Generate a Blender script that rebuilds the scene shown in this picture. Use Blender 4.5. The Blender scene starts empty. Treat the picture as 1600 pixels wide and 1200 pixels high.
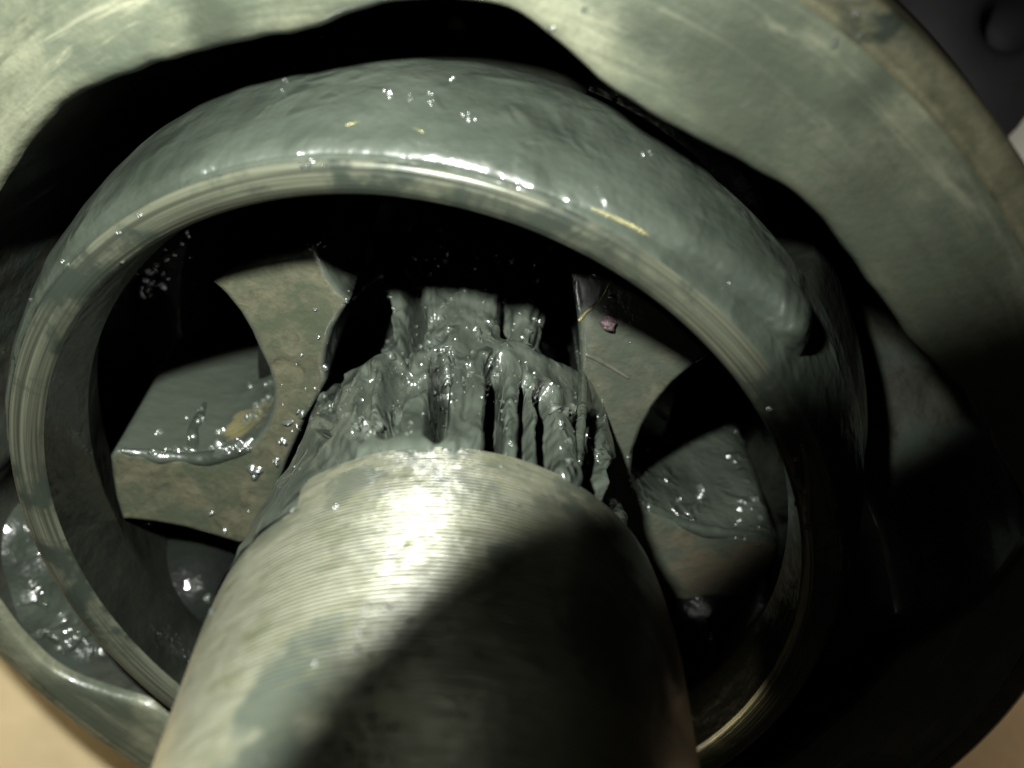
import bpy, bmesh, math, random
from mathutils import Vector, Matrix, noise
random.seed(7)
R = math.radians
scene = bpy.context.scene
col = scene.collection
scene.unit_settings.system = 'METRIC'
scene.unit_settings.scale_length = 0.01          # one unit is one centimetre
H = 15.0                                          # the camera looks down from 15 cm above the bench
F = 1600.0

# ---------------------------------------------------------------- camera
cd = bpy.data.cameras.new('camera'); cam = bpy.data.objects.new('camera', cd); col.objects.link(cam)
cam.location = (0, 0, H)
cd.sensor_width = 36; cd.lens = 36.0
cd.clip_start = 0.05; cd.clip_end = 500
cd.dof.use_dof = True; cd.dof.focus_distance = 7.3; cd.dof.aperture_fstop = 0.32
scene.camera = cam
# ---------------------------------------------------------------- world and lamps
w = bpy.data.worlds.new('World'); scene.world = w; w.use_nodes = True
bg = w.node_tree.nodes['Background']; bg.inputs[0].default_value = (1.0, .93, .8, 1); bg.inputs[1].default_value = 0.012

def spot(name, loc, target, watt, size, blend, radius, colr):
    l = bpy.data.lights.new(name, 'SPOT'); o = bpy.data.objects.new(name, l); col.objects.link(o)
    o.location = loc
    o.rotation_euler = (Vector(target) - Vector(loc)).to_track_quat('-Z', 'Y').to_euler()
    l.energy = watt; l.spot_size = R(size); l.spot_blend = blend; l.shadow_soft_size = radius; l.color = colr
    return o
FL = Vector((-1.47, 2.11, H + .26))               # the camera's own flash, up and left of the lens
flash = spot('camera_flash', FL, FL + Vector((-.12, -.28, -1)) * 8, 9600, 104, 1.0, .2, (.98, 1, .94))
def beam_shadow_mask(o, axis, a0, a1):
    """the flash head's beam: its lower right part is cut off by the lens housing next to it, with a soft edge"""
    l = o.data; l.use_nodes = True; t = l.node_tree; em = t.nodes['Emission']
    g = t.nodes.new('ShaderNodeNewGeometry'); d = t.nodes.new('ShaderNodeVectorMath'); d.operation = 'DOT_PRODUCT'
    t.links.new(g.outputs['Incoming'], d.inputs[0]); d.inputs[1].default_value = Vector(axis).normalized()
    m = t.nodes.new('ShaderNodeMapRange'); m.interpolation_type = 'SMOOTHSTEP'
    m.inputs['From Min'].default_value = math.cos(R(a0)); m.inputs['From Max'].default_value = math.cos(R(a1))
    t.links.new(d.outputs['Value'], m.inputs['Value']); t.links.new(m.outputs['Result'], em.inputs['Strength'])
beam_shadow_mask(flash, (1.023, -1.258, -1), 29.6, 31.4)  # shadow cone masked into the lamp itself, no lens housing is built
BZ = 2.3                                           # height of the bench top
spot('bench_fill', (-16, -4, BZ + 2.2), (-5, -5, BZ), 4300, 60, .5, 1.0, (1, .84, .52))  # added fill spot, unseen, brightens the lower left bench corner
spot('bench_fill', (17, -3, BZ + 2.2), (6.5, -5, BZ), 5200, 60, .5, 1.0, (1, .8, .66))  # added fill spot, unseen, brightens the lower right bench corner

scene.view_settings.view_transform = 'Standard'; scene.view_settings.look = 'None'
scene.view_settings.exposure = 0; scene.view_settings.gamma = 1
scene.render.engine = 'CYCLES'
scene.cycles.max_bounces = 4; scene.cycles.diffuse_bounces = 0; scene.cycles.glossy_bounces = 1

# ---------------------------------------------------------------- pixel geometry used while measuring the photograph
def ray(px, py): return Vector(((px - 800) / F, (600 - py) / F, -1.0))
def hit(px, py, p0, n):
    C = Vector((0, 0, H)); r = ray(px, py)
    return C + r * ((p0 - C).dot(n) / r.dot(n))
def at(px, py, d): return Vector((0, 0, H)) + ray(px, py) * d
def frame(o, a, xref=Vector((1, 0, 0))):
    e1 = (xref - a * xref.dot(a)).normalized(); e2 = a.cross(e1)
    m = Matrix((e1, e2, a)).transposed().to_4x4(); m.translation = o
    return m
AX = Vector((-.214, -.641, 1)).normalized()       # axis of the bell and cage
HO = at(645, 824, 7.513)                          # centre of the bell's front face
HM = frame(HO, AX)
CC = at(629, 879, 7.40)                           # centre of the cage's front rim
CJ = at(642, 870, 7.40) - AX * 1.79                               # centre of the cage's sphere
CM = frame(CC - AX * 1.79, AX)
SD = Vector((-.01, -.62, 1)).normalized()         # axis of the shaft
SM = frame(CJ, SD)
def loc_of(m, p): return m.inverted() @ p

# ---------------------------------------------------------------- objects
def tag(o, label=None, cat=None, group=None, kind=None):
    if label: o['label'] = label
    if cat: o['category'] = cat
    if group: o['group'] = group
    if kind: o['kind'] = kind
    return o
def empty(name, m, label, cat, group=None):
    o = bpy.data.objects.new(name, None); col.objects.link(o); o.matrix_world = m
    o.empty_display_size = .3
    return tag(o, label, cat, group)
def mesh(name, V, Fc, mats, parent=None, m=None, smooth=True, fm=None):
    me = bpy.data.meshes.new(name)
    me.from_pydata([tuple(v) for v in V], [], Fc)
    bm = bmesh.new(); bm.from_mesh(me)
    bmesh.ops.recalc_face_normals(bm, faces=bm.faces); bm.to_mesh(me); bm.free()
    for mt in (mats if isinstance(mats, (list, tuple)) else [mats]): me.materials.append(mt)
    me.polygons.foreach_set('use_smooth', [smooth] * len(me.polygons))
    if fm:
        for p, k in zip(me.polygons, fm): p.material_index = k
    o = bpy.data.objects.new(name, me); col.objects.link(o)
    if parent: o.parent = parent
    elif m is not None: o.matrix_world = m
    return o
def grid(rows, closed_u=True, closed_v=False):
    """rows: list of equal-length rings -> verts, faces"""
    V = [v for r in rows for v in r]; n = len(rows[0]); Fc = []
    for i in range(len(rows) - (0 if closed_v else 1)):
        for j in range(n if closed_u else n - 1):
            i2 = (i + 1) % len(rows); j2 = (j + 1) % n
            Fc.append((i * n + j, i * n + j2, i2 * n + j2, i2 * n + j))
    return V, Fc
def nz(v, s=1.0, o=0.0): return noise.noise(Vector((v[0] * s + o, v[1] * s + o * .7, v[2] * s - o)))
def sstep(a, b, x):
    t = max(0, min(1, (x - a) / (b - a))); return t * t * (3 - 2 * t)

# ---------------------------------------------------------------- materials
class NT:
    def __init__(s, name):
        s.m = bpy.data.materials.new(name); s.m.use_nodes = True; s.t = s.m.node_tree
        s.b = s.t.nodes['Principled BSDF']; s.tc = s.t.nodes.new('ShaderNodeTexCoord')
    def n(s, typ, **kw):
        x = s.t.nodes.new(typ)
        for k, v in kw.items():
            if k.startswith('i_'):
                x.inputs[k[2:].replace('_', ' ')].default_value = v
            else: setattr(x, k, v)
        return x
    def l(s, a, b): s.t.links.new(a, b)
    def noise(s, scale, detail=4, rough=.55, vec=None, dist=0.0):
        x = s.n('ShaderNodeTexNoise'); x.inputs['Scale'].default_value = scale
        x.inputs['Detail'].default_value = detail; x.inputs['Roughness'].default_value = rough
        x.inputs['Distortion'].default_value = dist
        s.l(vec if vec is not None else s.tc.outputs['Object'], x.inputs['Vector'])
        return x.outputs['Fac']
    def ramp(s, fac, stops):
        x = s.n('ShaderNodeValToRGB'); el = x.color_ramp.elements
        while len(el) < len(stops): el.new(.5)
        for e, (p, c) in zip(el, stops):
            e.position = p; e.color = c if len(c) == 4 else (*c, 1)
        s.l(fac, x.inputs['Fac']); return x.outputs['Color']
    def mask(s, fac, a, b):
        x = s.n('ShaderNodeMapRange'); x.interpolation_type = 'SMOOTHSTEP'
        x.inputs['From Min'].default_value = a; x.inputs['From Max'].default_value = b
        s.l(fac, x.inputs['Value']); return x.outputs['Result']
    def mix(s, f, a, b):
        x = s.n('ShaderNodeMix', data_type='RGBA')
        for k, v in ((0, f), (6, a), (7, b)):
            if hasattr(v, 'is_linked') or hasattr(v, 'links'): s.l(v, x.inputs[k])
            else: x.inputs[k].default_value = v if k == 0 else (*v, 1)
        return x.outputs[2]
    def math(s, op, a, b=None):
        x = s.n('ShaderNodeMath', operation=op)
        for k, v in ((0, a), (1, b)):
            if v is None: continue
            if hasattr(v, 'links'): s.l(v, x.inputs[k])
            else: x.inputs[k].default_value = v
        return x.outputs[0]
    def val(s, f, a, b):      # a at 0, b at 1
        return s.math('ADD', s.math('MULTIPLY', f, b - a), a)
    def bump(s, hgt, strength, dist, normal=None):
        x = s.n('ShaderNodeBump'); x.inputs['Strength'].default_value = strength; x.inputs['Distance'].default_value = dist
        s.l(hgt, x.inputs['Height'])
        if normal is not None: s.l(normal, x.inputs['Normal'])
        return x.outputs['Normal']
    def set(s, **kw):
        for k, v in kw.items():
            i = s.b.inputs[k.replace('_', ' ')]
            if hasattr(v, 'links'): s.l(v, i)
            else: i.default_value = (*v, 1) if isinstance(v, tuple) and len(v) == 3 else v
        return s.m
    def xyz(s):
        x = s.n('ShaderNodeSeparateXYZ'); s.l(s.tc.outputs['Object'], x.inputs[0]); return x.outputs
    def blob(s, c, r, soft=.35, wob=.25, wscale=1.6):
        """soft-edged patch round local point c"""
        d = s.n('ShaderNodeVectorMath', operation='DISTANCE'); s.l(s.tc.outputs['Object'], d.inputs[0])
        d.inputs[1].default_value = c
        k = s.math('ADD', d.outputs['Value'], s.val(s.noise(wscale, 4), -wob, wob))
        x = s.n('ShaderNodeMapRange'); x.interpolation_type = 'SMOOTHSTEP'
        x.inputs['From Min'].default_value = r; x.inputs['From Max'].default_value = r - soft
        s.l(k, x.inputs['Value']); return x.outputs['Result']

GREEN = (.056, .066, .052); GREEN_D = (.024, .03, .023)
def grease_mat(name, c1=GREEN, c2=GREEN_D, rough=.3, lump=.5, spark=.35, fine=26, coat=1.0, crough=.16, wet=0.0, wsc=7, stretch=1.0, sd=.02):
    """spark: fine roughness of the skin; wet: sparse steep lumps and ripples that glint"""
    t = NT(name); mp = t.n('ShaderNodeMapping'); mp.inputs['Scale'].default_value = (1, 1, stretch); t.l(t.tc.outputs['Object'], mp.inputs[0]); v = mp.outputs[0]
    c = t.mix(t.mask(t.noise(1.1, 4, .55), .3, .72), c2, c1)
    n1 = t.bump(t.noise(3.0, 3, vec=v), lump, .08)
    n2 = t.bump(t.noise(fine, 3, .6, vec=v), spark, sd, n1)
    if wet:
        k = t.mask(t.noise(wsc, 2, .5, vec=v, dist=.4), .5, .72)
        k2 = t.math('MULTIPLY', k, t.mask(t.noise(1.6, 2), .35, .6))
        n2 = t.bump(k2, wet, .12, n2); n1 = t.bump(k2, wet * .4, .12, n1)
    return t.set(Base_Color=c, Roughness=rough, Specular_IOR_Level=.5, Normal=n1, Coat_Weight=coat, Coat_Roughness=crough, Coat_IOR=1.75, Coat_Normal=n2)
M_grease = grease_mat('grey_green_grease', (.082, .096, .077), (.036, .044, .035), lump=.8, spark=.7, fine=10, wet=1.0, wsc=6, stretch=.4, sd=.05, crough=.22)
M_grease_s = grease_mat('smooth_grease', (.053, .064, .05), (.025, .032, .024), rough=.45, lump=.5, spark=.4, fine=8, coat=.8, crough=.2, wet=.45, wsc=3)
M_grease_wet = grease_mat('wet_grease', rough=.28, lump=.6, spark=.6, fine=8, wet=.8, wsc=5)
M_grease_gloss = grease_mat('glossy_grease', rough=.3, lump=.5, spark=.15, fine=9, crough=.24)
M_inner = grease_mat('shade_dark_inner_grease', (.014, .016, .012), (.007, .008, .006), rough=.35, lump=.6, spark=.6, fine=9, coat=.3, crough=.2)  # grease blackened in its colour to deepen the shade inside the joint
M_grease_dark = grease_mat('dark_grease', (.05, .06, .05), (.02, .025, .02), rough=.2, lump=.9, spark=1.0, fine=14, wet=1.0, wsc=10, sd=.045, crough=.19)

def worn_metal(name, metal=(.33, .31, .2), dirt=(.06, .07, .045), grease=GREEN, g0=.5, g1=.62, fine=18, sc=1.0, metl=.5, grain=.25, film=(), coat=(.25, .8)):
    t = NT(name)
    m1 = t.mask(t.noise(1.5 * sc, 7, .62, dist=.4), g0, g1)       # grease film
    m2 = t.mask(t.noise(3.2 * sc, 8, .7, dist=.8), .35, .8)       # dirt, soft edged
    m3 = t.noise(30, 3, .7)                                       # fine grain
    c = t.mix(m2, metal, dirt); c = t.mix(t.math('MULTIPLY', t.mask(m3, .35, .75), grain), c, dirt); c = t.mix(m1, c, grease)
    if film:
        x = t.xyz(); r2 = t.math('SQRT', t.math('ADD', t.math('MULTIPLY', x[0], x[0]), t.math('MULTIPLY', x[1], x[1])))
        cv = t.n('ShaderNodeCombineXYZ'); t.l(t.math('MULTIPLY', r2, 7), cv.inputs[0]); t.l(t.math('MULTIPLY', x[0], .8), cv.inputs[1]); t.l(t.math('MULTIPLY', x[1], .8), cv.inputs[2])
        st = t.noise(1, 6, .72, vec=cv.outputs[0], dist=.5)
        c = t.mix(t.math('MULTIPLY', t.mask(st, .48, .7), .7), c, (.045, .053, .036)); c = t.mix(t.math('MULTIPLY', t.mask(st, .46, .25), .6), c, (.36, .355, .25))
    for p, r in film: c = t.mix(t.math('MULTIPLY', t.blob(p, r, r * .9, .5, 1.2), .85), c, (.038, .045, .032))  # dark patches, part grease film, part light falloff put into the colour
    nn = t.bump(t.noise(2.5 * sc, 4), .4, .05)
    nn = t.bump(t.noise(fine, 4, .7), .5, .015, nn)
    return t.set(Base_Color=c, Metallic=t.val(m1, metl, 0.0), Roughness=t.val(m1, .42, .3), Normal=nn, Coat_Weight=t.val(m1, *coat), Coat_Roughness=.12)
M_lobe = worn_metal('worn_race_metal', (.118, .115, .076), (.04, .043, .027), (.05, .058, .038), .42, .6, fine=9, sc=1.9, metl=.3, grain=.1, coat=(.5, 1.0))
M_lobe_g = worn_metal('greasy_race_metal', (.1, .1, .072), (.04, .045, .03), (.055, .064, .048), .36, .56, fine=7, sc=1.8, metl=.15, grain=.05, coat=(.6, 1.0))
def brown_patch(m):
    nt = m.node_tree; b = nt.nodes['Principled BSDF']; lk = b.inputs['Base Color'].links[0].from_socket
    t = NT.__new__(NT); t.m = m; t.t = nt; t.b = b; t.tc = nt.nodes['Texture Coordinate']
    c = lk
    for (px, py), r in (((1175, 872), .28), ((1095, 900), .3), ((1060, 845), .15)):
        c = t.mix(t.math('MULTIPLY', t.blob(tuple(loc_of(SM, hit(px, py, CJ + SD * .62, SD))), r, .1, .25, 4), .6), c, (.105, .085, .058))
    t.l(c, b.inputs['Base Color'])
brown_patch(M_lobe_g)
M_face = worn_metal('stained_bell_face', (.24, .25, .172), (.098, .11, .074), (.068, .08, .058), .38, .62, fine=16, sc=.55, metl=.3, grain=.4, coat=(.1, .45),
                    film=[(tuple(loc_of(HM, hit(px, py, HO, AX))), r) for px, py, r in ((1330, 330, 1.0), (1480, 420, .9), (1150, 120, .6), (1560, 700, 1.2), (1020, 60, .35), (330, 30, .22), (1380, 130, .35))])  # right-hand patches: grease film, darkened also for the flash's falloff
M_bell = worn_metal('dirty_bell_side', (.2, .19, .12), (.06, .065, .045), GREEN_D)
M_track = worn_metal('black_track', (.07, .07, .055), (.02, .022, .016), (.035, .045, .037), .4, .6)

def ring_metal(name):
    t = NT(name); x = t.xyz()
    r2 = t.math('SQRT', t.math('ADD', t.math('MULTIPLY', x[0], x[0]), t.math('MULTIPLY', x[1], x[1])))
    cv = t.n('ShaderNodeCombineXYZ'); t.l(t.math('MULTIPLY', r2, 40), cv.inputs[0]); t.l(t.math('MULTIPLY', x[0], .4), cv.inputs[1]); t.l(t.math('MULTIPLY', x[1], .4), cv.inputs[2])
    br = t.noise(1, 3, .6, vec=cv.outputs[0])
    m1 = t.mask(t.noise(1.6, 6, .65, dist=.5), .44, .6)
    c = t.mix(t.mask(br, .3, .7), (.035, .038, .027), (.122, .13, .092)); c = t.mix(m1, c, GREEN_D)
    return t.set(Base_Color=c, Metallic=t.val(m1, .35, .1), Roughness=.36, Normal=t.bump(br, .4, .02))
M_rim = ring_metal('turned_rim_metal')

def cyl(px, py, rad):
    """where the sight line of a measured pixel meets the shaft, in the shaft's own coordinates"""
    M = SM.inverted(); o = M @ Vector((0, 0, H)); r = M.to_3x3() @ ray(px, py)
    A = r.x ** 2 + r.y ** 2; B = 2 * (o.x * r.x + o.y * r.y); C = o.x ** 2 + o.y ** 2 - rad ** 2
    D = max(0, B * B - 4 * A * C); return o + r * ((-B - math.sqrt(D)) / (2 * A))
def shaft_mat():
    t = NT('turned_shaft_metal'); x = t.xyz()
    wob = t.math('ADD', t.noise(1.2, 2), t.math('MULTIPLY', t.noise(9, 3), .18))
    rings = t.math('SINE', t.math('ADD', t.math('MULTIPLY', x[2], 200.0), t.math('MULTIPLY', wob, 6)))
    ringmask = t.math('MULTIPLY', t.math('MULTIPLY', t.mask(t.noise(1.3, 4), .3, .55), t.mask(t.noise(4, 4, .7), .22, .45)), t.mask(x[2], 4.6, 3.6))
    film = t.math('MULTIPLY', t.mask(t.noise(1.7, 6, .65, dist=.5), .56, .64), .8)
    g = film
    for (px, py), r in (((440, 1080), .34), ((420, 1200), .34), ((500, 1010), .16), ((790, 860), .2), ((410, 790), .22), ((440, 730), .26), ((905, 800), .2)):
        c = cyl(px, py, 1.485); g = t.math('MAXIMUM', g, t.blob(tuple(c), r, .14, .32, 4.0))
    sh = t.math('MULTIPLY', t.mask(x[2], 3.2, 2.75), t.mask(t.noise(2.6, 7, .7, dist=.5), .46, .56)); g = t.math('MAXIMUM', g, t.math('MULTIPLY', sh, .85))
    pit = t.mask(t.noise(5, 8, .75, dist=.5), .45, .75)
    c = t.mix(t.noise(2.0, 6), (.175, .178, .12), (.265, .268, .212)); c = t.mix(pit, c, (.13, .14, .075)); c = t.mix(g, c, (.055, .066, .054))
    sc = t.n('ShaderNodeCombineXYZ'); t.l(t.math('MULTIPLY', x[0], 3), sc.inputs[0]); t.l(t.math('MULTIPLY', x[1], 3), sc.inputs[1]); t.l(t.math('MULTIPLY', x[2], 60), sc.inputs[2])
    fr = t.noise(1, 3, .6, vec=sc.outputs[0])
    n1 = t.bump(t.math('MULTIPLY', rings, ringmask), .85, .008)
    n1 = t.bump(fr, .5, .012, n1)
    c = t.mix(t.math('MULTIPLY', t.mask(fr, .45, .68), .75), c, (.085, .09, .052))
    n2 = t.bump(t.noise(14, 4, .7), .35, .02, n1)
    return t.set(Base_Color=c, Metallic=t.val(g, .3, 0), Roughness=t.val(g, .36, .36), Normal=n2, Coat_Weight=1.0, Coat_Roughness=.24, Coat_Normal=n2)
M_shaft = shaft_mat()
def plain(name, c, rough, metal=0.0, sc=5, var=.6, bump=.2):
    t = NT(name)
    cc = t.mix(t.noise(sc, 5), tuple(k * var for k in c), c)
    return t.set(Base_Color=cc, Roughness=rough, Metallic=metal, Normal=t.bump(t.noise(sc * 5, 3), bump, .02))
M_ball = grease_mat('shade_dark_greasy_ball', (.01, .012, .01), (.006, .007, .006), rough=.6, lump=.5, spark=.3, fine=5, coat=.25, crough=.12)  # ball colour darkened to stand for the lobe's shadow
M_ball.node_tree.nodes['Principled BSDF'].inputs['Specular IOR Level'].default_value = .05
M_bench = plain('tan_bench_top', (.68, .55, .33), .6, 0, 1.1, .55)
M_rubber = plain('dark_rubber', (.035, .032, .035), .7)
M_cream = plain('cream_plastic', (.75, .72, .62), .5, 0, 2, .9)
M_chip = plain('pinkish_metal_chip', (.26, .18, .2), .2, .6, 30, .5, .8)
M_brass = plain('bare_bright_metal', (.36, .34, .17), .3, .5, 14, .4, .8)

# ---------------------------------------------------------------- bench
V, Fc = [(-60, -60, BZ), (60, -60, BZ), (60, 60, BZ), (-60, 60, BZ)], [(0, 1, 2, 3)]
tag(mesh('workbench_top', V, Fc, M_bench), kind='structure')

# ---------------------------------------------------------------- the bell housing
bell = empty('joint_housing', HM, 'big round metal bell around everything, grease stained face with scalloped opening', 'joint housing')
EDGE = [(0, 275), (50, 210), (100, 155), (180, 118), (270, 90), (380, 66), (470, 48), (500, 40), (530, 26), (565, 12), (610, 2), (700, -4), (800, 14),
        (850, 48), (900, 92), (945, 140), (985, 166), (1050, 200), (1110, 232), (1180, 270), (1250, 312), (1300, 362), (1350, 430), (1400, 500),
        (1440, 556), (1480, 585), (1515, 615), (1540, 655), (1550, 700)]
prof = []
for p in EDGE:
    q = loc_of(HM, hit(*p, HO, AX)); prof.append((math.degrees(math.atan2(q.y, q.x)) % 360, math.hypot(q.x, q.y)))
prof += [((a) % 360, b) for a, b in ((8, 4.2), (0, 4.0), (350, 3.62), (335, 3.58), (318, 3.6), (309, 4.05), (297, 4.12), (285, 4.0), (278, 3.6), (255, 3.58), (242, 3.6),
                           (231, 3.61), (224, 3.62), (219.5, 3.85), (214, 4.12), (209, 4.15), (203, 4.15), (198, 4.1), (191, 3.98), (183, 3.62), (160, 3.6))]
prof.sort()
def r_in(th):
    th %= 360; n = len(prof)
    for i in range(n):
        a0, b0 = prof[i]; a1, b1 = prof[(i + 1) % n]
        if i == n - 1: a1 += 360
        t = th if th >= a0 or i < n - 1 else th + 360
        if a0 <= t <= a1:
            k = (t - a0) / max(a1 - a0, 1e-6); return b0 + (b1 - b0) * k
    return prof[0][1]
NA = 360
def ringz(f, z): return [(f(k * 360 / NA) * math.cos(R(k * 360 / NA)), f(k * 360 / NA) * math.sin(R(k * 360 / NA)), z + 0) for k in range(NA)]
rs = [.012 * nz((math.cos(R(k)) * 22, math.sin(R(k)) * 22, 0)) + .02 * nz((math.cos(R(k)) * 7, math.sin(R(k)) * 7, 5)) + sum(r_in(k * 360 / NA + d) for d in (-1.5, -.7, 0, .7, 1.5)) / 5 for k in range(NA)]
rin = lambda th: rs[int(round(th * NA / 360)) % NA]
# face: from the scalloped edge to the outer chamfer, gently rolled over at both edges
def face_ring(k, z): return [((rin(a) * (1 - k) + 4.38 * k) * math.cos(R(a)), (rin(a) * (1 - k) + 4.38 * k) * math.sin(R(a)),
                              z + .02 * nz((math.cos(R(a)) * 3, math.sin(R(a)) * 3, k * 2))) for a in range(360)]
V, Fc = grid([face_ring(-.02, -.10), face_ring(0, -.05), face_ring(.035, -.012), face_ring(.1, 0), face_ring(.35, 0), face_ring(.6, 0), face_ring(.85, 0), face_ring(1, -.005)])
mesh('front_face', V, Fc, M_face, bell)
const = lambda r: (lambda a: r)
V, Fc = grid([ringz(const(r), z) for r, z in ((4.379, -.004), (4.40, -.035), (4.43, -.04), (4.45, -.02), (4.54, -.03), (4.585, -.06), (4.6, -.12), (4.6, -.9), (4.5, -1.0), (4.45, -1.2), (4.42, -2.2), (4.2, -3.2), (3.6, -4.2), (2.6, -4.9), (1.6, -5.2), (.02, -5.3))])
mesh('outer_rim', V, Fc, M_bell, bell)
# inside: six ball tracks and the lands between them, each a wall piece running down into the bell
def wall_r(th, z):
    r = rin(th); land = 3.59
    d = -z
    sph = math.sqrt(max(.4, 3.62 ** 2 - max(0, d - 1.2) ** 2))
    return min(r, land) * sph / 3.62 + max(0, r - land) * (1 - sstep(1.6, 3.6, d) * .7)
cuts, prev = [], None
istrack = [rs[k] > 3.70 for k in range(NA)]
start = next(k for k in range(NA) if istrack[k] and not istrack[k - 1])
segs, k = [], 0
while k < NA:
    a = start + k; s = istrack[a % NA]; n = 0
    while k + n < NA and istrack[(a + n) % NA] == s: n += 1
    segs.append((s, a, n)); k += n
for s, a, n in segs:
    rows = []
    for z in (-.09, -.2, -.4, -.7, -1.0, -1.4, -1.8, -2.2, -2.6, -3.0, -3.4, -3.8):
        rows.append([(wall_r(a + j, z) * math.cos(R(a + j)), wall_r(a + j, z) * math.sin(R(a + j)), z) for j in range(n + 1)])
    V, Fc = grid(rows, closed_u=False)
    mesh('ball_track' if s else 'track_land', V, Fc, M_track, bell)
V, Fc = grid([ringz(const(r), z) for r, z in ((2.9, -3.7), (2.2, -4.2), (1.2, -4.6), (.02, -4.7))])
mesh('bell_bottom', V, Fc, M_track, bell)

# ---------------------------------------------------------------- the cage
cage = empty('bearing_cage', CM, 'round ball cage inside the bell with a thin turned bright rim', 'bearing cage')
RIM_R, RIM_I, RIM_Z = 3.02, 2.785, 1.79
def outer_r(z):
    return math.sqrt(max(.1, 3.47 ** 2 - z * z)) if z < 1.55 else None
prof_o = [(RIM_R, RIM_Z - .03), (3.035, 1.745), (3.055, 1.69), (3.085, 1.60)] + [(3.15, 1.45), (3.2, 1.25), (3.25, 1.0), (3.28, .75)]
zs_mid = (.75, .6, .4, .2, 0, -.2, -.4, -.6, -.75)
so = lambda z: math.sqrt(3.365 ** 2 - z * z)
si = lambda z: math.sqrt(2.98 ** 2 - z * z)
V, Fc = grid([ringz(const(r), z) for r, z in prof_o])
mesh('outer_shell', V, Fc, M_grease_s, cage)
V, Fc = grid([ringz(const(r), z) for r, z in ((RIM_R, RIM_Z - .035), (RIM_R - .015, RIM_Z - .008), (RIM_R - .035, RIM_Z), (RIM_I + .09, RIM_Z - .002), (RIM_I + .03, RIM_Z - .03), (RIM_I, RIM_Z - .09))])
mesh('front_rim', V, Fc, M_rim, cage)
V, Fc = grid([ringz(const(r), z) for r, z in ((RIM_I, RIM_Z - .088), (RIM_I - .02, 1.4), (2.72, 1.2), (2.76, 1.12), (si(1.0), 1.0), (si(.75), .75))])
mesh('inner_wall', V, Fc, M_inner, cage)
# bars between the six windows
for w_ in range(6):
    a0 = w_ * 60 + 24 - 13; a1 = w_ * 60 + 24 + 13
    ang = [a0 + (a1 - a0) * k / 8 for k in range(9)]
    rows = [[(so(z) * math.cos(R(a)), so(z) * math.sin(R(a)), z) for a in ang] for z in zs_mid]
    rowi = [[(si(z) * math.cos(R(a)), si(z) * math.sin(R(a)), z) for a in ang] for z in zs_mid]
    V1, F1 = grid(rows, closed_u=False); V2, F2 = grid(rowi, closed_u=False); n = len(V1)
    Fq = F1 + [tuple(i + n for i in f) for f in F2]
    for i in range(len(zs_mid) - 1):
        for j in (0, 8):
            Fq.append((i * 9 + j, (i + 1) * 9 + j, n + (i + 1) * 9 + j, n + i * 9 + j))
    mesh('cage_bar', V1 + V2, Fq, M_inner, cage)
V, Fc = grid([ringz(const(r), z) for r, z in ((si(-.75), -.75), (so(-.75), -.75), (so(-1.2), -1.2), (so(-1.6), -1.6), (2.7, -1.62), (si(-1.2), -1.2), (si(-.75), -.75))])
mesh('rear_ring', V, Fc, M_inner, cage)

# ---------------------------------------------------------------- the inner race, broken open at the top
T0 = .62
RP = CJ + SD * T0
race = empty('inner_race', SM, 'dull broken inner race, star of scalloped lobes around the splined shaft end', 'inner race')
LEFT = [(372, 850), (330, 837), (290, 826), (240, 817), (190, 812), (180, 780), (174, 745), (171, 714), (180, 704), (220, 711), (270, 717), (320, 718), (365, 708), (398, 690),
        (417, 664), (426, 635), (427, 606), (419, 576), (405, 548), (392, 518), (374, 488), (352, 461), (330, 440), (343, 426), (370, 412), (410, 400), (455, 390), (494, 379),
        (501, 402), (513, 431), (530, 455), (547, 469), (536, 487), (520, 514), (510, 545), (506, 573), (511, 594), (497, 620), (480, 650), (462, 690), (445, 730), (425, 790), (410, 850)]
RIGHT = [(893, 425), (925, 425), (960, 436), (1000, 456), (1040, 484), (1080, 518), (1114, 555), (1082, 574), (1052, 599), (1024, 632), (1003, 668), (990, 704), (986, 740), (991, 768),
         (1010, 792), (1035, 806), (1065, 820), (1105, 831), (1155, 838), (1196, 842), (1216, 850), (1214, 880), (1206, 920), (1192, 952), (1150, 950), (1100, 944), (1052, 938),
         (1020, 960), (990, 990), (940, 960), (915, 860), (905, 780), (905, 700), (905, 620), (906, 560), (903, 500), (896, 455)]
LOW = [(1040, 1040), (1075, 1060), (1110, 1100), (1130, 1150), (1080, 1190), (1020, 1220), (940, 1240), (900, 1150), (950, 1080), (1000, 1050)]
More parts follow.
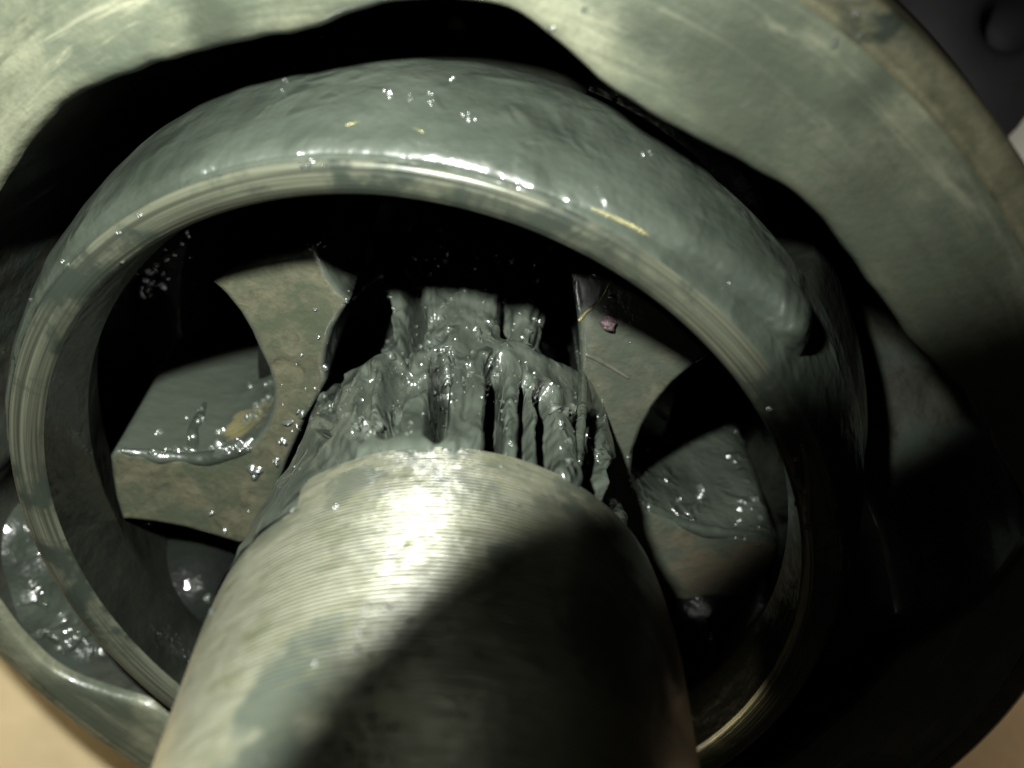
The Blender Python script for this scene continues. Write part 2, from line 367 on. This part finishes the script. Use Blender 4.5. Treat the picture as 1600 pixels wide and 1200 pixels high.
def prism(name, outline, depth, label=None, bev=.045, top=None):
    P = [loc_of(SM, hit(x, y, RP, SD)) for x, y in outline]
    # subdivide the outline
    Q = []
    for i, p in enumerate(P):
        q = P[(i + 1) % len(P)]; n = max(1, int((q - p).length / .06))
        for k in range(n): Q.append(p.lerp(q, k / n))
    n = len(Q)
    c = Vector((0, 0, 0))
    def off(d):     # inset by d
        out = []
        for i in range(n):
            t = (Q[(i + 2) % n] - Q[i - 2]); t.z = 0; t.normalize()
            nrm = Vector((t.y, -t.x, 0)); out.append(Q[i] - nrm * d * sgn)
        return out
    area = sum(Q[i].x * Q[(i + 1) % n].y - Q[(i + 1) % n].x * Q[i].y for i in range(n)); sgn = 1 if area > 0 else -1
    rows = []
    zt = Q[0].z
    for d, dz in ((bev * 1.3, 0), (bev, 0), (bev * .62, -bev * .08), (bev * .3, -bev * .29), (bev * .08, -bev * .62), (0, -bev), (0, -.15), (0, -.3), (0, -.5), (0, -.7), (0, -.9), (0, -1.1), (0, -1.4), (0, -depth)):
        sh = 1 if dz < -.1 else 0
        rows.append([Vector((v.x, v.y, zt + dz)) * 1 + Vector((nz(v + Vector((0, 0, dz)), 1.6), nz(v + Vector((0, 0, dz)), 1.6, 9), 0)) * (.012 * sh) for v in off(d)])
    V, Fc = grid(rows)
    Fc.append(tuple(range(n)))
    o = mesh(name, V, Fc, [top or M_lobe, M_grease_wet], race, fm=None)
    for p in o.data.polygons:
        zc = max(o.data.vertices[i].co.z for i in p.vertices); zl = min(o.data.vertices[i].co.z for i in p.vertices)
        p.material_index = 0 if zl > zt - bev * .2 else 1
        if len(p.vertices) > 4: p.use_smooth = False
    if label: o['label'] = label
    return o
left_half = prism('race_lobe', LEFT, 2.3, 'left half of the race, two pitted brownish lobes with a wet groove between')
prism('race_lobe', RIGHT, 2.3, 'right half of the race, smeared green with a bit of metal stuck on it', top=M_lobe_g)
prism('race_lobe', LOW, 2.0, 'lower lobe deep in shadow')
V, Fc = grid([[(r * math.cos(R(a)), r * math.sin(R(a)), z) for a in range(165, 380, 5)] for r, z in ((1.25, -.5), (1.9, -.55), (1.9, -1.6), (1.25, -1.6), (1.25, -.5))], closed_u=False)
mesh('race_core', V, Fc, M_inner, race)

# ---------------------------------------------------------------- the shaft
shaft = empty('drive_shaft', SM, 'thick turned steel shaft leaning out of the joint toward the viewer, splines at its end', 'shaft')
def shaft_rings(pr, n=120, amp=0.0):
    rows = []
    for r, z in pr:
        rows.append([((r + amp * nz((math.cos(R(a)) * 2, math.sin(R(a)) * 2, z * 2))) * math.cos(R(a)), (r + amp * nz((math.cos(R(a)) * 2, math.sin(R(a)) * 2, z * 2))) * math.sin(R(a)), z) for a in [k * 360 / n for k in range(n)]])
    return rows
SR = 1.55
def body_ring(z): return [((body_r_(z) + .006 * nz((math.cos(R(k * 2)) * 2, math.sin(R(k * 2)) * 2, z * 2))) * math.cos(R(k * 2)), (body_r_(z) + .006 * nz((math.cos(R(k * 2)) * 2, math.sin(R(k * 2)) * 2, z * 2))) * math.sin(R(k * 2)), z) for k in range(180)]
def body_r_(z): 
    P_ = [(.9, 1.23), (1.4, 1.275), (1.9, 1.335), (2.2, 1.38), (2.4, 1.412), (2.6, 1.443), (2.9, 1.475), (3.1, 1.485), (9, 1.485)]
    for (x0, y0), (x1, y1) in zip(P_, P_[1:]):
        if z <= x1: return y0 + (y1 - y0) * (z - x0) / (x1 - x0)
V, Fc = grid([body_ring(z) for z in [2.44 + .034 * k for k in range(20)] + [3.2 + .2 * k for k in range(19)]])
mesh('shaft_body', V, Fc, M_shaft, shaft)
V, Fc = grid(shaft_rings([(.02, -1.45), (.7, -1.45), (.78, -1.38), (.82, -1.2), (.8, -.3), (.72, -.1), (.7, 2.2)], 90, .05))
mesh('spline_core', V, Fc, M_grease_dark, shaft)
# the splined section: 18 teeth cut from one grease covered relief, measured from the photograph
W2C = Vector((0, 0, H))
def to_px(p):
    q = (SM @ p) - W2C; return 800 + F * q.x / -q.z, 600 - F * q.y / -q.z
def lerp_pts(pts, x):
    if x <= pts[0][0]: return pts[0][1]
    for (x0, y0), (x1, y1) in zip(pts, pts[1:]):
        if x <= x1: return y0 + (y1 - y0) * (x - x0) / (x1 - x0)
    return pts[-1][1]
LIP = [(400, 640), (480, 606), (512, 592), (545, 576), (600, 548), (625, 552), (660, 545), (700, 528), (800, 530), (850, 556), (890, 566), (930, 600), (1000, 680)]
# grooves between the teeth: upper end, lower end, half width, depth
GROOVES = [((524, 592), (508, 662), 11, .12), ((578, 590), (566, 660), 9, .08), ((622, 566), (606, 664), 15, .2), ((692, 568), (681, 672), 13, .42), ((733, 575), (728, 650), 6, .03), ((776, 572), (772, 690), 13, .42),
           ((818, 600), (822, 720), 8, .14), ((848, 620), (858, 738), 11, .42), ((918, 668), (934, 800), 15, .34), ((964, 735), (968, 840), 11, .3), ((1000, 800), (1003, 900), 10, .3), ((470, 620), (440, 720), 9, .04)]
def seg(p, a, b):
    dx, dy = b[0] - a[0], b[1] - a[1]; t = ((p[0] - a[0]) * dx + (p[1] - a[1]) * dy) / (dx * dx + dy * dy)
    tc = max(0, min(1, t)); return math.hypot(p[0] - a[0] - tc * dx, (p[1] - a[1] - tc * dy) * .8)
def body_r(z): return lerp_pts([(.9, 1.23), (1.4, 1.275), (1.9, 1.335), (2.2, 1.38), (2.4, 1.412), (2.6, 1.443), (2.9, 1.475), (3.1, 1.485), (9, 1.485)], z)
def relief(a, z):
    rb = body_r(z); c, s_ = math.cos(a), math.sin(a)
    x, y = to_px(Vector((rb * c, rb * s_, z)))
    wx = x + 5 * nz((x * .03, y * .03, 0)) + 2 * nz((x * .1, y * .1, 4)); wy = y + 6 * nz((x * .025, y * .025, 8))
    lip = lerp_pts(LIP, wx)
    mid = sstep(640, 700, wx) * (1 - sstep(760, 800, wx))
    up = sstep(lip - 24 - 70 * mid, lip + 10, wy)
    neck = 1.10 + .05 * mid + .34 * (1 - sstep(385, 500, wy))
    neck -= .45 * (1 - sstep(592, 612, wx)) + .45 * sstep(858, 876, wx) * sstep(420, 450, wy) + .5 * sstep(884, 900, wx)      # black voids either side
    neck -= .40 * math.exp(-((wx - 641 + (wy - 500) * .06) / 13) ** 4) * sstep(418, 440, wy)
    neck -= .20 * math.exp(-((wx - 800) / 17) ** 4) * sstep(425, 450, wy) * (1 - sstep(510, 540, wy))
    neck += .07 * math.exp(-((wx - 612) / 9) ** 2) + .07 * math.exp(-((wx - 834) / 12) ** 2)
    neck += .06 * nz((wx * .035, wy * .02, 3)) + .05 * nz((wx * .09, wy * .06, 1))
    neck -= .7 * (1 - sstep(372, 396, wy + 10 * nz((wx * .05, 1, 6))))
    r = neck * (1 - up) + rb * up
    g = 0
    for p, q, w_, d in GROOVES:
        k = seg((wx, wy), p, q) / w_
        if k < 2.2: g = max(g, d * math.exp(-k ** 4 * .8))
    r -= g * up
    v = (rb * c, rb * s_, z * .42)
    wet = up * (1 - sstep(2.3, 2.6, z) * .6)
    r += wet * (.034 * nz(v, 3.0, 2) + .012 * nz(v, 7, 5) + .004 * nz(v, 17, 9)) + (1 - up) * (.035 * nz(v, 9, 3) + .02 * nz(v, 20, 6))
    # rounded swelling where grease stands on the upper lip
    r += .035 * math.exp(-((wy - lip - 16) / 15) ** 2) * (.5 + .8 * abs(nz((wx * .03, 3, 1))))
    # frayed lower edge: sinks under the bare metal here and there
    edge = 700 + 20 * nz((x * .022, 7, 2)) + 8 * nz((x * .08, 3, 2)) + 70 * sstep(770, 960, x) - 4
    sink = sstep(edge - 8, edge + 22, y)
    sink *= sstep(430 + 25 * nz((y * .03, 1, 4)), 530 + 40 * nz((y * .05, 2, 9)), x)
    return r + .02 + .025 * nz((x * .03, y * .03, 3)) * (1 - sink) - .05 * sink
NTOOTH = 18
for k in range(NTOOTH):
    a0 = 90 + (k - .5) * 20 + 180; n = 44 if True else 12; rows = []
    zz = [-1.35 + .06 * i for i in range(30)] + [.45 + 2.35 * i / 104 for i in range(105)]
    for z in zz:
        row = []
        for j in range(n + 1):
            a = R(a0 + 20 * j / n); r = relief(a, z); row.append((r * math.cos(a), r * math.sin(a), z))
        rows.append(row)
    V, Fc = grid(rows, closed_u=False)
    mesh('spline_tooth', V, Fc, M_grease, shaft)

# ---------------------------------------------------------------- balls deep in the race grooves
def ball(px, py, d, r, label):
    n, m_ = 32, 20; rows = []
    for i in range(m_ + 1):
        f = math.pi * i / m_
        rows.append([(r * math.sin(f) * math.cos(2 * math.pi * k / n), r * math.sin(f) * math.sin(2 * math.pi * k / n), r * math.cos(f)) for k in range(n)])
    V, Fc = grid(rows)
    o = mesh('steel_ball', V, Fc, M_ball, m=Matrix.Translation(at(px, py, d)))
    bm = bmesh.new(); bm.from_mesh(o.data); bmesh.ops.remove_doubles(bm, verts=bm.verts, dist=1e-4); bmesh.ops.recalc_face_normals(bm, faces=bm.faces); bm.to_mesh(o.data); bm.free()
    for p in o.data.polygons: p.use_smooth = True
    return tag(o, label, 'bearing ball', 'balls of the joint')
ball(300, 925, 9.9, .72, 'greasy steel ball coloured dark as if shaded in the lower left gap beside the shaft')
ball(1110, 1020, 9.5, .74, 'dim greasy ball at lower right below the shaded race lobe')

# ---------------------------------------------------------------- grease
def fbm(v, s=1.0): return nz(v, s) + .5 * nz(v, s * 2.1, 5) + .25 * nz(v, s * 4.3, 11)
def tube(pts, n=16, sub=12, lump=.25, flat=1.0, seed=0):
    """lumpy tapering strand through (point, radius) pairs"""
    P = []
    m_ = len(pts)
    for i in range(m_ - 1):
        p0 = pts[max(i - 1, 0)]; p1 = pts[i]; p2 = pts[i + 1]; p3 = pts[min(i + 2, m_ - 1)]
        for k in range(sub):
            t = k / sub; q = []
            for a, b, c, d in zip((*p0[0], p0[1]), (*p1[0], p1[1]), (*p2[0], p2[1]), (*p3[0], p3[1])):
                q.append(.5 * (2 * b + (c - a) * t + (2 * a - 5 * b + 4 * c - d) * t * t + (3 * b - a - 3 * c + d) * t ** 3))
            P.append((Vector(q[:3]), max(q[3], .004)))
    P.append((Vector(pts[-1][0]), pts[-1][1]))
    rows = []; up = Vector((.3, .2, 1)).normalized()
    for i, (p, r) in enumerate(P):
        tn = (P[min(i + 1, len(P) - 1)][0] - P[max(i - 1, 0)][0]).normalized()
        s_ = tn.cross(up).normalized(); n_ = s_.cross(tn)
        rr = r * (math.sqrt(max(0, 1 - ((i - 1) / 1.0) ** 2)) if False else 1)
        if i == 0 or i == len(P) - 1: rr = .002
        elif i == 1 or i == len(P) - 2: rr *= .7
        row = []
        for k in range(n):
            a = 2 * math.pi * k / n; q = s_ * math.cos(a) + n_ * math.sin(a) * flat
            row.append(p + q * rr * (1 + lump * nz(p + q * rr, 3.5, seed) + lump * .25 * nz(p + q * rr, 12, seed)))
        rows.append(row)
    return grid(rows)
def strand(name, pix, label, cat='grease', mat=None, flat=1.0, lump=.3, group=None):
    pts = []
    for px, py, rad, wpx in pix:
        p = SM @ cyl(px, py, rad); pts.append((p, wpx / F * (H - p.z)))
    V, Fc = tube(pts, flat=flat, lump=lump, seed=len(pix) + pix[0][0])
    return tag(mesh(name, V, Fc, mat or M_grease_wet), label, cat, group)
strand('grease_strand', [(888, 470, 1.15, 4), (899, 520, 1.2, 5), (907, 570, 1.25, 6), (910, 620, 1.3, 7), (907, 680, 1.32, 7), (905, 730, 1.34, 5)],
       'long grease strand along the seam between splines and the right race half', mat=M_grease_wet)
strand('grease_strand', [(640, 372, .95, 16), (600, 405, .98, 10), (568, 432, 1.02, 12), (548, 462, 1.1, 8)],
       'black sticky grease string bridging the gap at the top left of the neck', mat=M_grease_dark)
strand('grease_strand', [(650, 382, .93, 8), (700, 408, .9, 14), (760, 412, .9, 16), (810, 404, .92, 10), (858, 408, .95, 6)],
       'black grease ridge across the top end of the shaft neck', mat=M_grease_dark, lump=.5)
for word, q in (('upper torn', [(618, 430, 1.18, 5), (640, 392, 1.2, 7), (676, 398, 1.2, 8), (720, 410, 1.2, 6), (770, 404, 1.2, 5)]),
                ('long slack', [(780, 404, 1.2, 4), (820, 401, 1.2, 6), (856, 408, 1.2, 5), (872, 440, 1.2, 5), (882, 490, 1.22, 4)]),
                ('short slanted', [(548, 468, 1.3, 4), (575, 442, 1.26, 5), (602, 428, 1.2, 5), (626, 420, 1.18, 3)])):
    strand('grease_strand', q, word + ' grease string across the top of the shaft neck', mat=M_grease_dark, flat=.8, lump=.5, group='torn grease strings on the shaft neck')

# thick layer on the cage's shoulder, with a tongue at its right end
def cage_pt(a, s):       # s runs from the rim's outer corner down the shell
    pr = [(3.02, 1.76), (3.06, 1.68), (3.10, 1.58), (3.15, 1.45), (3.2, 1.25), (3.25, 1.0), (3.28, .75), (3.3, .5)]
    x = max(0, min(.999, s)) * (len(pr) - 1); i = int(x); f = x - i
    return Vector((pr[i][0] * (1 - f) + pr[i + 1][0] * f, pr[i][1] * (1 - f) + pr[i + 1][1] * f))
q = loc_of(CM, hit(1292, 585, CC, AX)); A0 = math.degrees(math.atan2(q.y, q.x)); A1 = 176
rows = []
NS = 26
for i in range(221):
    t = i / 220; a = A0 + (A1 - A0) * t
    e0 = sstep(0, .035, t) ** .5 * (1 - sstep(.93, 1, t)); row = []
    lo = .62 - .56 * sstep(.0, .30, t); lo = .30 - .26 * sstep(.05, .26, t)
    hi = .55 + .4 * sstep(0, .2, t)
    mid = (lo + hi) / 2 ; half = (hi - lo) / 2 * (.35 + .65 * min(1, e0))
    for k in range(NS + 1):
        x = -1 + 2 * k / NS
        s_ = mid + half * x
        p = cage_pt(a, s_); p2 = cage_pt(a, s_ + .02); tn = (p2 - p).normalized() if s_ < .97 else Vector((.2, -1)).normalized(); n_ = Vector((-tn.y, tn.x))
        v = (p.x * math.cos(R(a)), p.x * math.sin(R(a)), p.y)
        th = (.055 + .13 * (1 - sstep(.0, .25, t))) * max(0, 1 - abs(x) ** 3.5) ** .6 * e0 * (1 + .35 * nz(v, .9)) + .012 * nz(v, 4) * e0
        p = p + n_ * (th - .012)
        row.append((p.x * math.cos(R(a)), p.x * math.sin(R(a)), p.y))
    rows.append(row)
V, Fc = grid(rows, closed_u=False)
tag(mesh('grease_layer', V, Fc, M_grease_s, m=CM), 'thick smooth grey green grease layer over the cage, ending in a tongue at right', 'grease')

# pool in the pocket at the lower left
ip = HM.to_3x3() @ Vector((math.cos(R(208)), math.sin(R(208)), 0)); c = HO + ip * 3.98 - AX * .62; rows = []
for i in range(15):
    f = i / 14; row = []
    for k in range(48):
        a = 2 * math.pi * k / 48; r = f * (.78 + .12 * math.sin(2 * a + .6) + .08 * nz((math.cos(a), math.sin(a), 0), 2))
        x, y = r * math.cos(a) * 1.35, r * math.sin(a) * .8
        row.append((x, y, .26 * math.sqrt(max(0, 1 - f * f)) + .05 * nz((x, y, 0), 4) - .05))
    rows.append(row)
V, Fc = grid(rows)
tag(mesh('grease_blob', V, Fc, M_grease_wet, m=frame(c, (AX * .62 - ip).normalized(), HM.to_3x3() @ Vector((-math.sin(R(208)), math.cos(R(208)), 0)))), 'shiny grease blob sitting in the lower left pocket of the bell', 'grease')

def strand_on(pix, label, mat=None, lift=.3, lump=.35, flat=.8):
    pts = []
    for px, py, wpx in pix:
        h = cast(px, py)
        if not h: continue
        r = wpx / F * (H - h[0].z); pts.append((h[0] + h[1].normalized() * r * lift, r))
    V, Fc = tube(pts, lump=lump, flat=flat, seed=pix[0][0])
    return tag(mesh('grease_strand', V, Fc, mat or M_grease_wet), label, 'grease')
def cast(px, py):
    bpy.context.view_layer.update()
    ok, p, n, i, o, m_ = scene.ray_cast(bpy.context.evaluated_depsgraph_get(), Vector((0, 0, H)), ray(px, py).normalized())
    return (p, n) if ok else None
strand_on([(188, 703, 5), (205, 705, 8), (225, 707, 8), (250, 711, 10), (285, 713, 9), (320, 714, 11), (350, 710, 9), (378, 698, 10), (398, 682, 7)], 'lumpy bead of wet grease along the upper edge of the left race lobe', M_grease_gloss, lift=-.35, lump=.5, flat=.8)
strand_on([(300, 706, 9), (303, 690, 11), (301, 674, 9), (309, 658, 8), (317, 640, 6), (321, 628, 4)], 'wet grease ripple climbing the left groove', M_grease_gloss, lump=.45, flat=.7, lift=-.3)
strand_on([(1010, 790, 6), (1040, 802, 8), (1070, 817, 8), (1105, 827, 9), (1150, 832, 8), (1195, 836, 6)], 'lumpy bead of wet grease along the upper edge of the shaded right race lobe', M_grease_gloss, lift=-.35, lump=.5, flat=.8)
strand_on([(1252, 690, 4), (1258, 730, 6), (1262, 770, 6), (1262, 815, 5)], 'thin wet grease line on the inner right side of the cage', M_grease_gloss)
for word, q in zip(('longest bright', 'faint short', 'rightmost bright'), ([(538, 197, 4), (565, 190, 5), (600, 189, 5), (632, 196, 4), (664, 207, 3)], [(668, 236, 3), (695, 238, 4), (722, 243, 3)], [(905, 318, 3), (940, 330, 4), (985, 352, 4), (1015, 368, 3)])):
    strand_on(q, word + ' yellow coloured-in highlight across the grease on top of the cage', M_brass, lift=-.75, lump=.7, flat=.8)['group'] = 'bright streaks on the cage grease'  # highlight streaks coloured into raised ridges as bright metal
strand_on([(914, 553, 3), (935, 562, 4), (960, 577, 4), (984, 592, 3)], 'raised scratch ridge on the upper right race lobe', M_lobe_g, lift=-.2, lump=.5)
strand_on([(905, 502, 4), (916, 488, 3), (936, 470, 2.5), (948, 452, 2.5), (955, 437, 2.5)], 'thin bright sliver curling off the upper right race lobe', M_brass, lift=.2, lump=.4)
# bare bright patch in the left groove
h = cast(392, 655)
if h:
    lp = SM.inverted() @ h[0]
    t = NT('groove_grease_with_bare_patch')
    k = t.math('MULTIPLY', t.blob(tuple(lp), .27, .1, .22, 5), t.mask(t.noise(8, 5, .7, dist=1), .3, .6))
    n1 = t.bump(t.noise(2.2, 3), .5, .08); n2 = t.bump(t.noise(9, 3), .5, .02, n1)
    c = t.mix(k, GREEN, (.27, .245, .12))
    left_half.data.materials[1] = t.set(Base_Color=c, Metallic=t.val(k, 0, .4), Roughness=t.val(k, .28, .35), Normal=n1, Coat_Weight=1.0, Coat_Roughness=.25, Coat_IOR=1.75, Coat_Normal=n2)

# grease beads added to catch the flash as glints, far too many to count
def beads(name, items, mat, label=None):
    V, Fc = [], []
    for p, nrm, r, hh in items:
        nrm = nrm.normalized(); sx = nrm.orthogonal().normalized(); sy = nrm.cross(sx); b = len(V)
        th = random.uniform(0, 6.28); e = random.uniform(.35, 1.0); ph = random.uniform(0, 6.28)
        sx, sy = sx * math.cos(th) + sy * math.sin(th), sy * math.cos(th) - sx * math.sin(th)
        for i in range(8):
            f = i / 7
            for k in range(16):
                a = 2 * math.pi * k / 16; rr = r * 1.7 * f * (1 + .18 * math.sin(2 * a + ph) + .08 * math.sin(3 * a + 2 * ph))
                V.append(p + (sx * math.cos(a) + sy * math.sin(a) * e) * rr + nrm * r * (hh * (1 - f * f) ** 1.6 - .02))
        for i in range(7):
            for k in range(16): Fc.append((b + i * 16 + k, b + i * 16 + (k + 1) % 16, b + (i + 1) * 16 + (k + 1) % 16, b + (i + 1) * 16 + k))
    o = mesh(name, V, Fc, mat); tag(o, kind='stuff'); return o
dg = bpy.context.evaluated_depsgraph_get()
def cast(px, py):
    bpy.context.view_layer.update()
    ok, p, n, i, o, m_ = scene.ray_cast(bpy.context.evaluated_depsgraph_get(), Vector((0, 0, H)), ray(px, py).normalized())
    return (p, n) if ok else None
items = []
SPOTS = [(605, 145, 9), (612, 152, 8), (641, 150, 9), (668, 147, 10), (671, 158, 8), (706, 121, 8), (733, 183, 11), (722, 180, 7), (476, 255, 13), (505, 258, 8), (30, 455, 8), (18, 468, 6), (42, 466, 9), (1015, 238, 9),
         (912, 16, 9), (852, 46, 11), (1308, 66, 11), (1340, 22, 9), (1346, 55, 8), (455, 108, 7), (446, 125, 6), (443, 143, 6), (965, 155, 10), (503, 55, 8), (216, 334, 7), (184, 365, 6), (95, 408, 5), (105, 412, 5),
         (5, 545, 8), (295, 362, 8), (52, 912, 8), (62, 990, 9), (96, 1016, 8), (110, 1006, 9), (122, 1000, 9), (134, 1008, 12), (140, 1024, 11), (128, 1028, 9), (136, 1016, 10), (118, 1026, 8), (64, 990, 8), (308, 908, 9), (322, 935, 7), (330, 955, 6),
         (180, 690, 8), (248, 675, 9), (236, 706, 8), (258, 706, 8), (278, 703, 10), (298, 700, 10), (302, 680, 9), (310, 655, 9), (316, 640, 7), (347, 671, 10), (345, 698, 14), (330, 700, 9), (375, 690, 9), (290, 652, 5),
         (1093, 775, 9), (1098, 765, 9), (1178, 778, 8), (1188, 808, 9), (1158, 795, 7), (1156, 815, 6), (1243, 788, 8), (1165, 838, 5), (1060, 782, 5), (1247, 718, 7), (1243, 745, 7), (1250, 770, 6), (1262, 825, 6), (1200, 640, 6), (1163, 985, 9),
         (1365, 822, 5), (1380, 826, 5), (1408, 830, 8), (1415, 834, 6), (1424, 836, 5), (1395, 828, 5), (1040, 655, 4), (1055, 645, 5), (1010, 700, 5)]
rq = random.Random(5)
SPOTS += [(570, 668, 11), (582, 676, 12), (560, 672, 10), (590, 668, 10), (552, 678, 9), (574, 680, 11), (566, 655, 9), (395, 650, 9), (402, 630, 8), (372, 694, 11), (356, 700, 12), (610, 556, 12), (603, 548, 8), (608, 452, 10), (606, 466, 8), (690, 500, 10), (700, 515, 9), (672, 536, 14), (668, 545, 10), (745, 518, 10), (752, 530, 9), (700, 548, 12), (852, 540, 12), (880, 545, 13), (876, 520, 12),
          (868, 636, 12), (884, 640, 12), (898, 632, 11), (872, 660, 9), (890, 690, 9), (892, 720, 9), (735, 586, 10), (640, 590, 10), (648, 600, 8), (505, 620, 12), (515, 640, 9), (470, 650, 10), (455, 665, 12), (440, 690, 10), (430, 720, 8), (404, 735, 11),
          (398, 742, 8), (540, 650, 9), (545, 610, 8), (930, 705, 10), (936, 712, 8), (838, 500, 9), (826, 520, 9), (830, 470, 7), (735, 420, 10), (700, 395, 8), (775, 404, 8), (800, 405, 7), (840, 405, 6), (650, 400, 8), (480, 385, 8), (500, 383, 9), (540, 470, 8),
          (390, 600, 6), (420, 600, 7), (415, 625, 8), (405, 640, 9), (380, 655, 10), (506, 575, 6), (385, 700, 8), (350, 830, 7), (330, 800, 6), (222, 820, 7), (235, 818, 6), (525, 790, 6)]
for px, py, r in SPOTS:               # each glint is a little cluster of bumps, none of them round or alone
    for k in range(3):
        h = cast(px + rq.gauss(0, r * .35), py + rq.gauss(0, r * .3))
        if h: items.append((h[0], h[1], r * (rq.uniform(.3, .6) if py > 420 else rq.uniform(.2, .42)) / F * (H - h[0].z), 1.3))
rnd = random.Random(3)
for k in range(24):
    x = rnd.uniform(330, 1250); y = rnd.uniform(390, 930)
    h = cast(x, y)
    if h and h[1].z > .1: items.append((h[0], h[1], rnd.uniform(1.2, 2.5) / F * (H - h[0].z), .8))
for k in range(190):                 # wet glints of the spline end
    x = rnd.gauss(700, 150); y = rnd.gauss(580, 90)
    if not (430 < x < 985 and 385 < y < 745): continue
    h = cast(x, y)
    if h: items.append((h[0], h[1], rnd.choice((1.2, 1.5, 2, 2.5, 3.2)) / F * (H - h[0].z), 1.3))
for k in range(90):                  # and a run of them down the near part of the shaft
    y = rnd.uniform(940, 1200); x = 600 - (y - 940) * .22 + rnd.gauss(0, 38)
    h = cast(x, y)
    if h: items.append((h[0], h[1], rnd.uniform(1.5, 4) / F * (H - h[0].z), 1.3))
for k in range(46):                  # streaked wet patch inside the cage, upper left, and on the right edge
    t_ = rnd.random(); x, y = 165 + 130 * t_ + rnd.gauss(0, 14), 470 - 75 * t_ + rnd.gauss(0, 18)
    h = cast(x, y)
    if h: items.append((h[0], h[1], rnd.uniform(2, 5) / F * (H - h[0].z), 1.0))
for k in range(40):
    x, y = rnd.uniform(235, 300), 0; y = 985 + (x - 235) * .75 + rnd.gauss(0, 9)
    h = cast(x, y)
    if h: items.append((h[0], h[1], rnd.uniform(2, 5) / F * (H - h[0].z), 1.0))
M_bead = grease_mat('bead_grease', (.07, .08, .065), (.05, .06, .05), rough=.3, lump=0, spark=0, crough=.24)
beads('grease_glint_beads', items, M_bead)

# chips of metal caught in the grease
def chip(px, py, r, label, mat, seed):
    h = cast(px, py)
    if not h: return
    bm = bmesh.new(); bmesh.ops.create_icosphere(bm, subdivisions=2, radius=r)
    for v in bm.verts: v.co *= 1 + .45 * nz(v.co / r, 1.3, seed)
    me = bpy.data.meshes.new('metal_chip'); bm.to_mesh(me); bm.free(); me.materials.append(mat)
    o = bpy.data.objects.new('metal_chip', me); col.objects.link(o); o.location = h[0] + h[1] * r * .3
    tag(o, label, 'metal chip')
chip(950, 503, .06, 'small pinkish metal chip stuck on the upper right race lobe', M_chip, 2)
chip(714, 44, .06, 'tiny tan flake in the dark top pocket of the bell', M_cream, 8)

# ---------------------------------------------------------------- background things
def lathe_at(name, pr, m, mat, label, cat):
    V, Fc = grid([[(r * math.cos(2 * math.pi * k / 64), r * math.sin(2 * math.pi * k / 64), z) for k in range(64)] for r, z in pr])
    return tag(mesh(name, V, Fc, mat, m=m), label, cat)
p = at(1565, 45, H - BZ - .6); p.z = BZ
lathe_at('rubber_ring', [(.02, .06), (.32, .05), (.32, .75), (.38, .84), (.5, .88), (.8, .86), (1.2, .7), (1.5, .45), (1.62, .2), (1.62, .02)], Matrix.Translation(p), M_rubber, 'dark rubber ring with a black hole lying behind the bell at top right', 'rubber ring')
p0 = at(1584, 330, H - BZ - .45); p1 = at(1672, 30, H - BZ - .45)
V, Fc = grid([[((.42 if 0 < i < 9 else .36) * math.cos(2 * math.pi * k / 40), (.42 if 0 < i < 9 else .36) * math.sin(2 * math.pi * k / 40), z) for k in range(40)] for i, z in enumerate((0, .05, .4, .8, 1.2, 1.6, 2, 2.4, 2.75, 2.8))])
Fc += [tuple(range(40)), tuple(range(360, 400))]
tag(mesh('pale_rod', V, Fc, M_cream, m=frame(p0, (p1 - p0).normalized(), Vector((0, 0, 1)))), 'pale cream rod lying beside the dark rubber ring at right edge', 'rod')
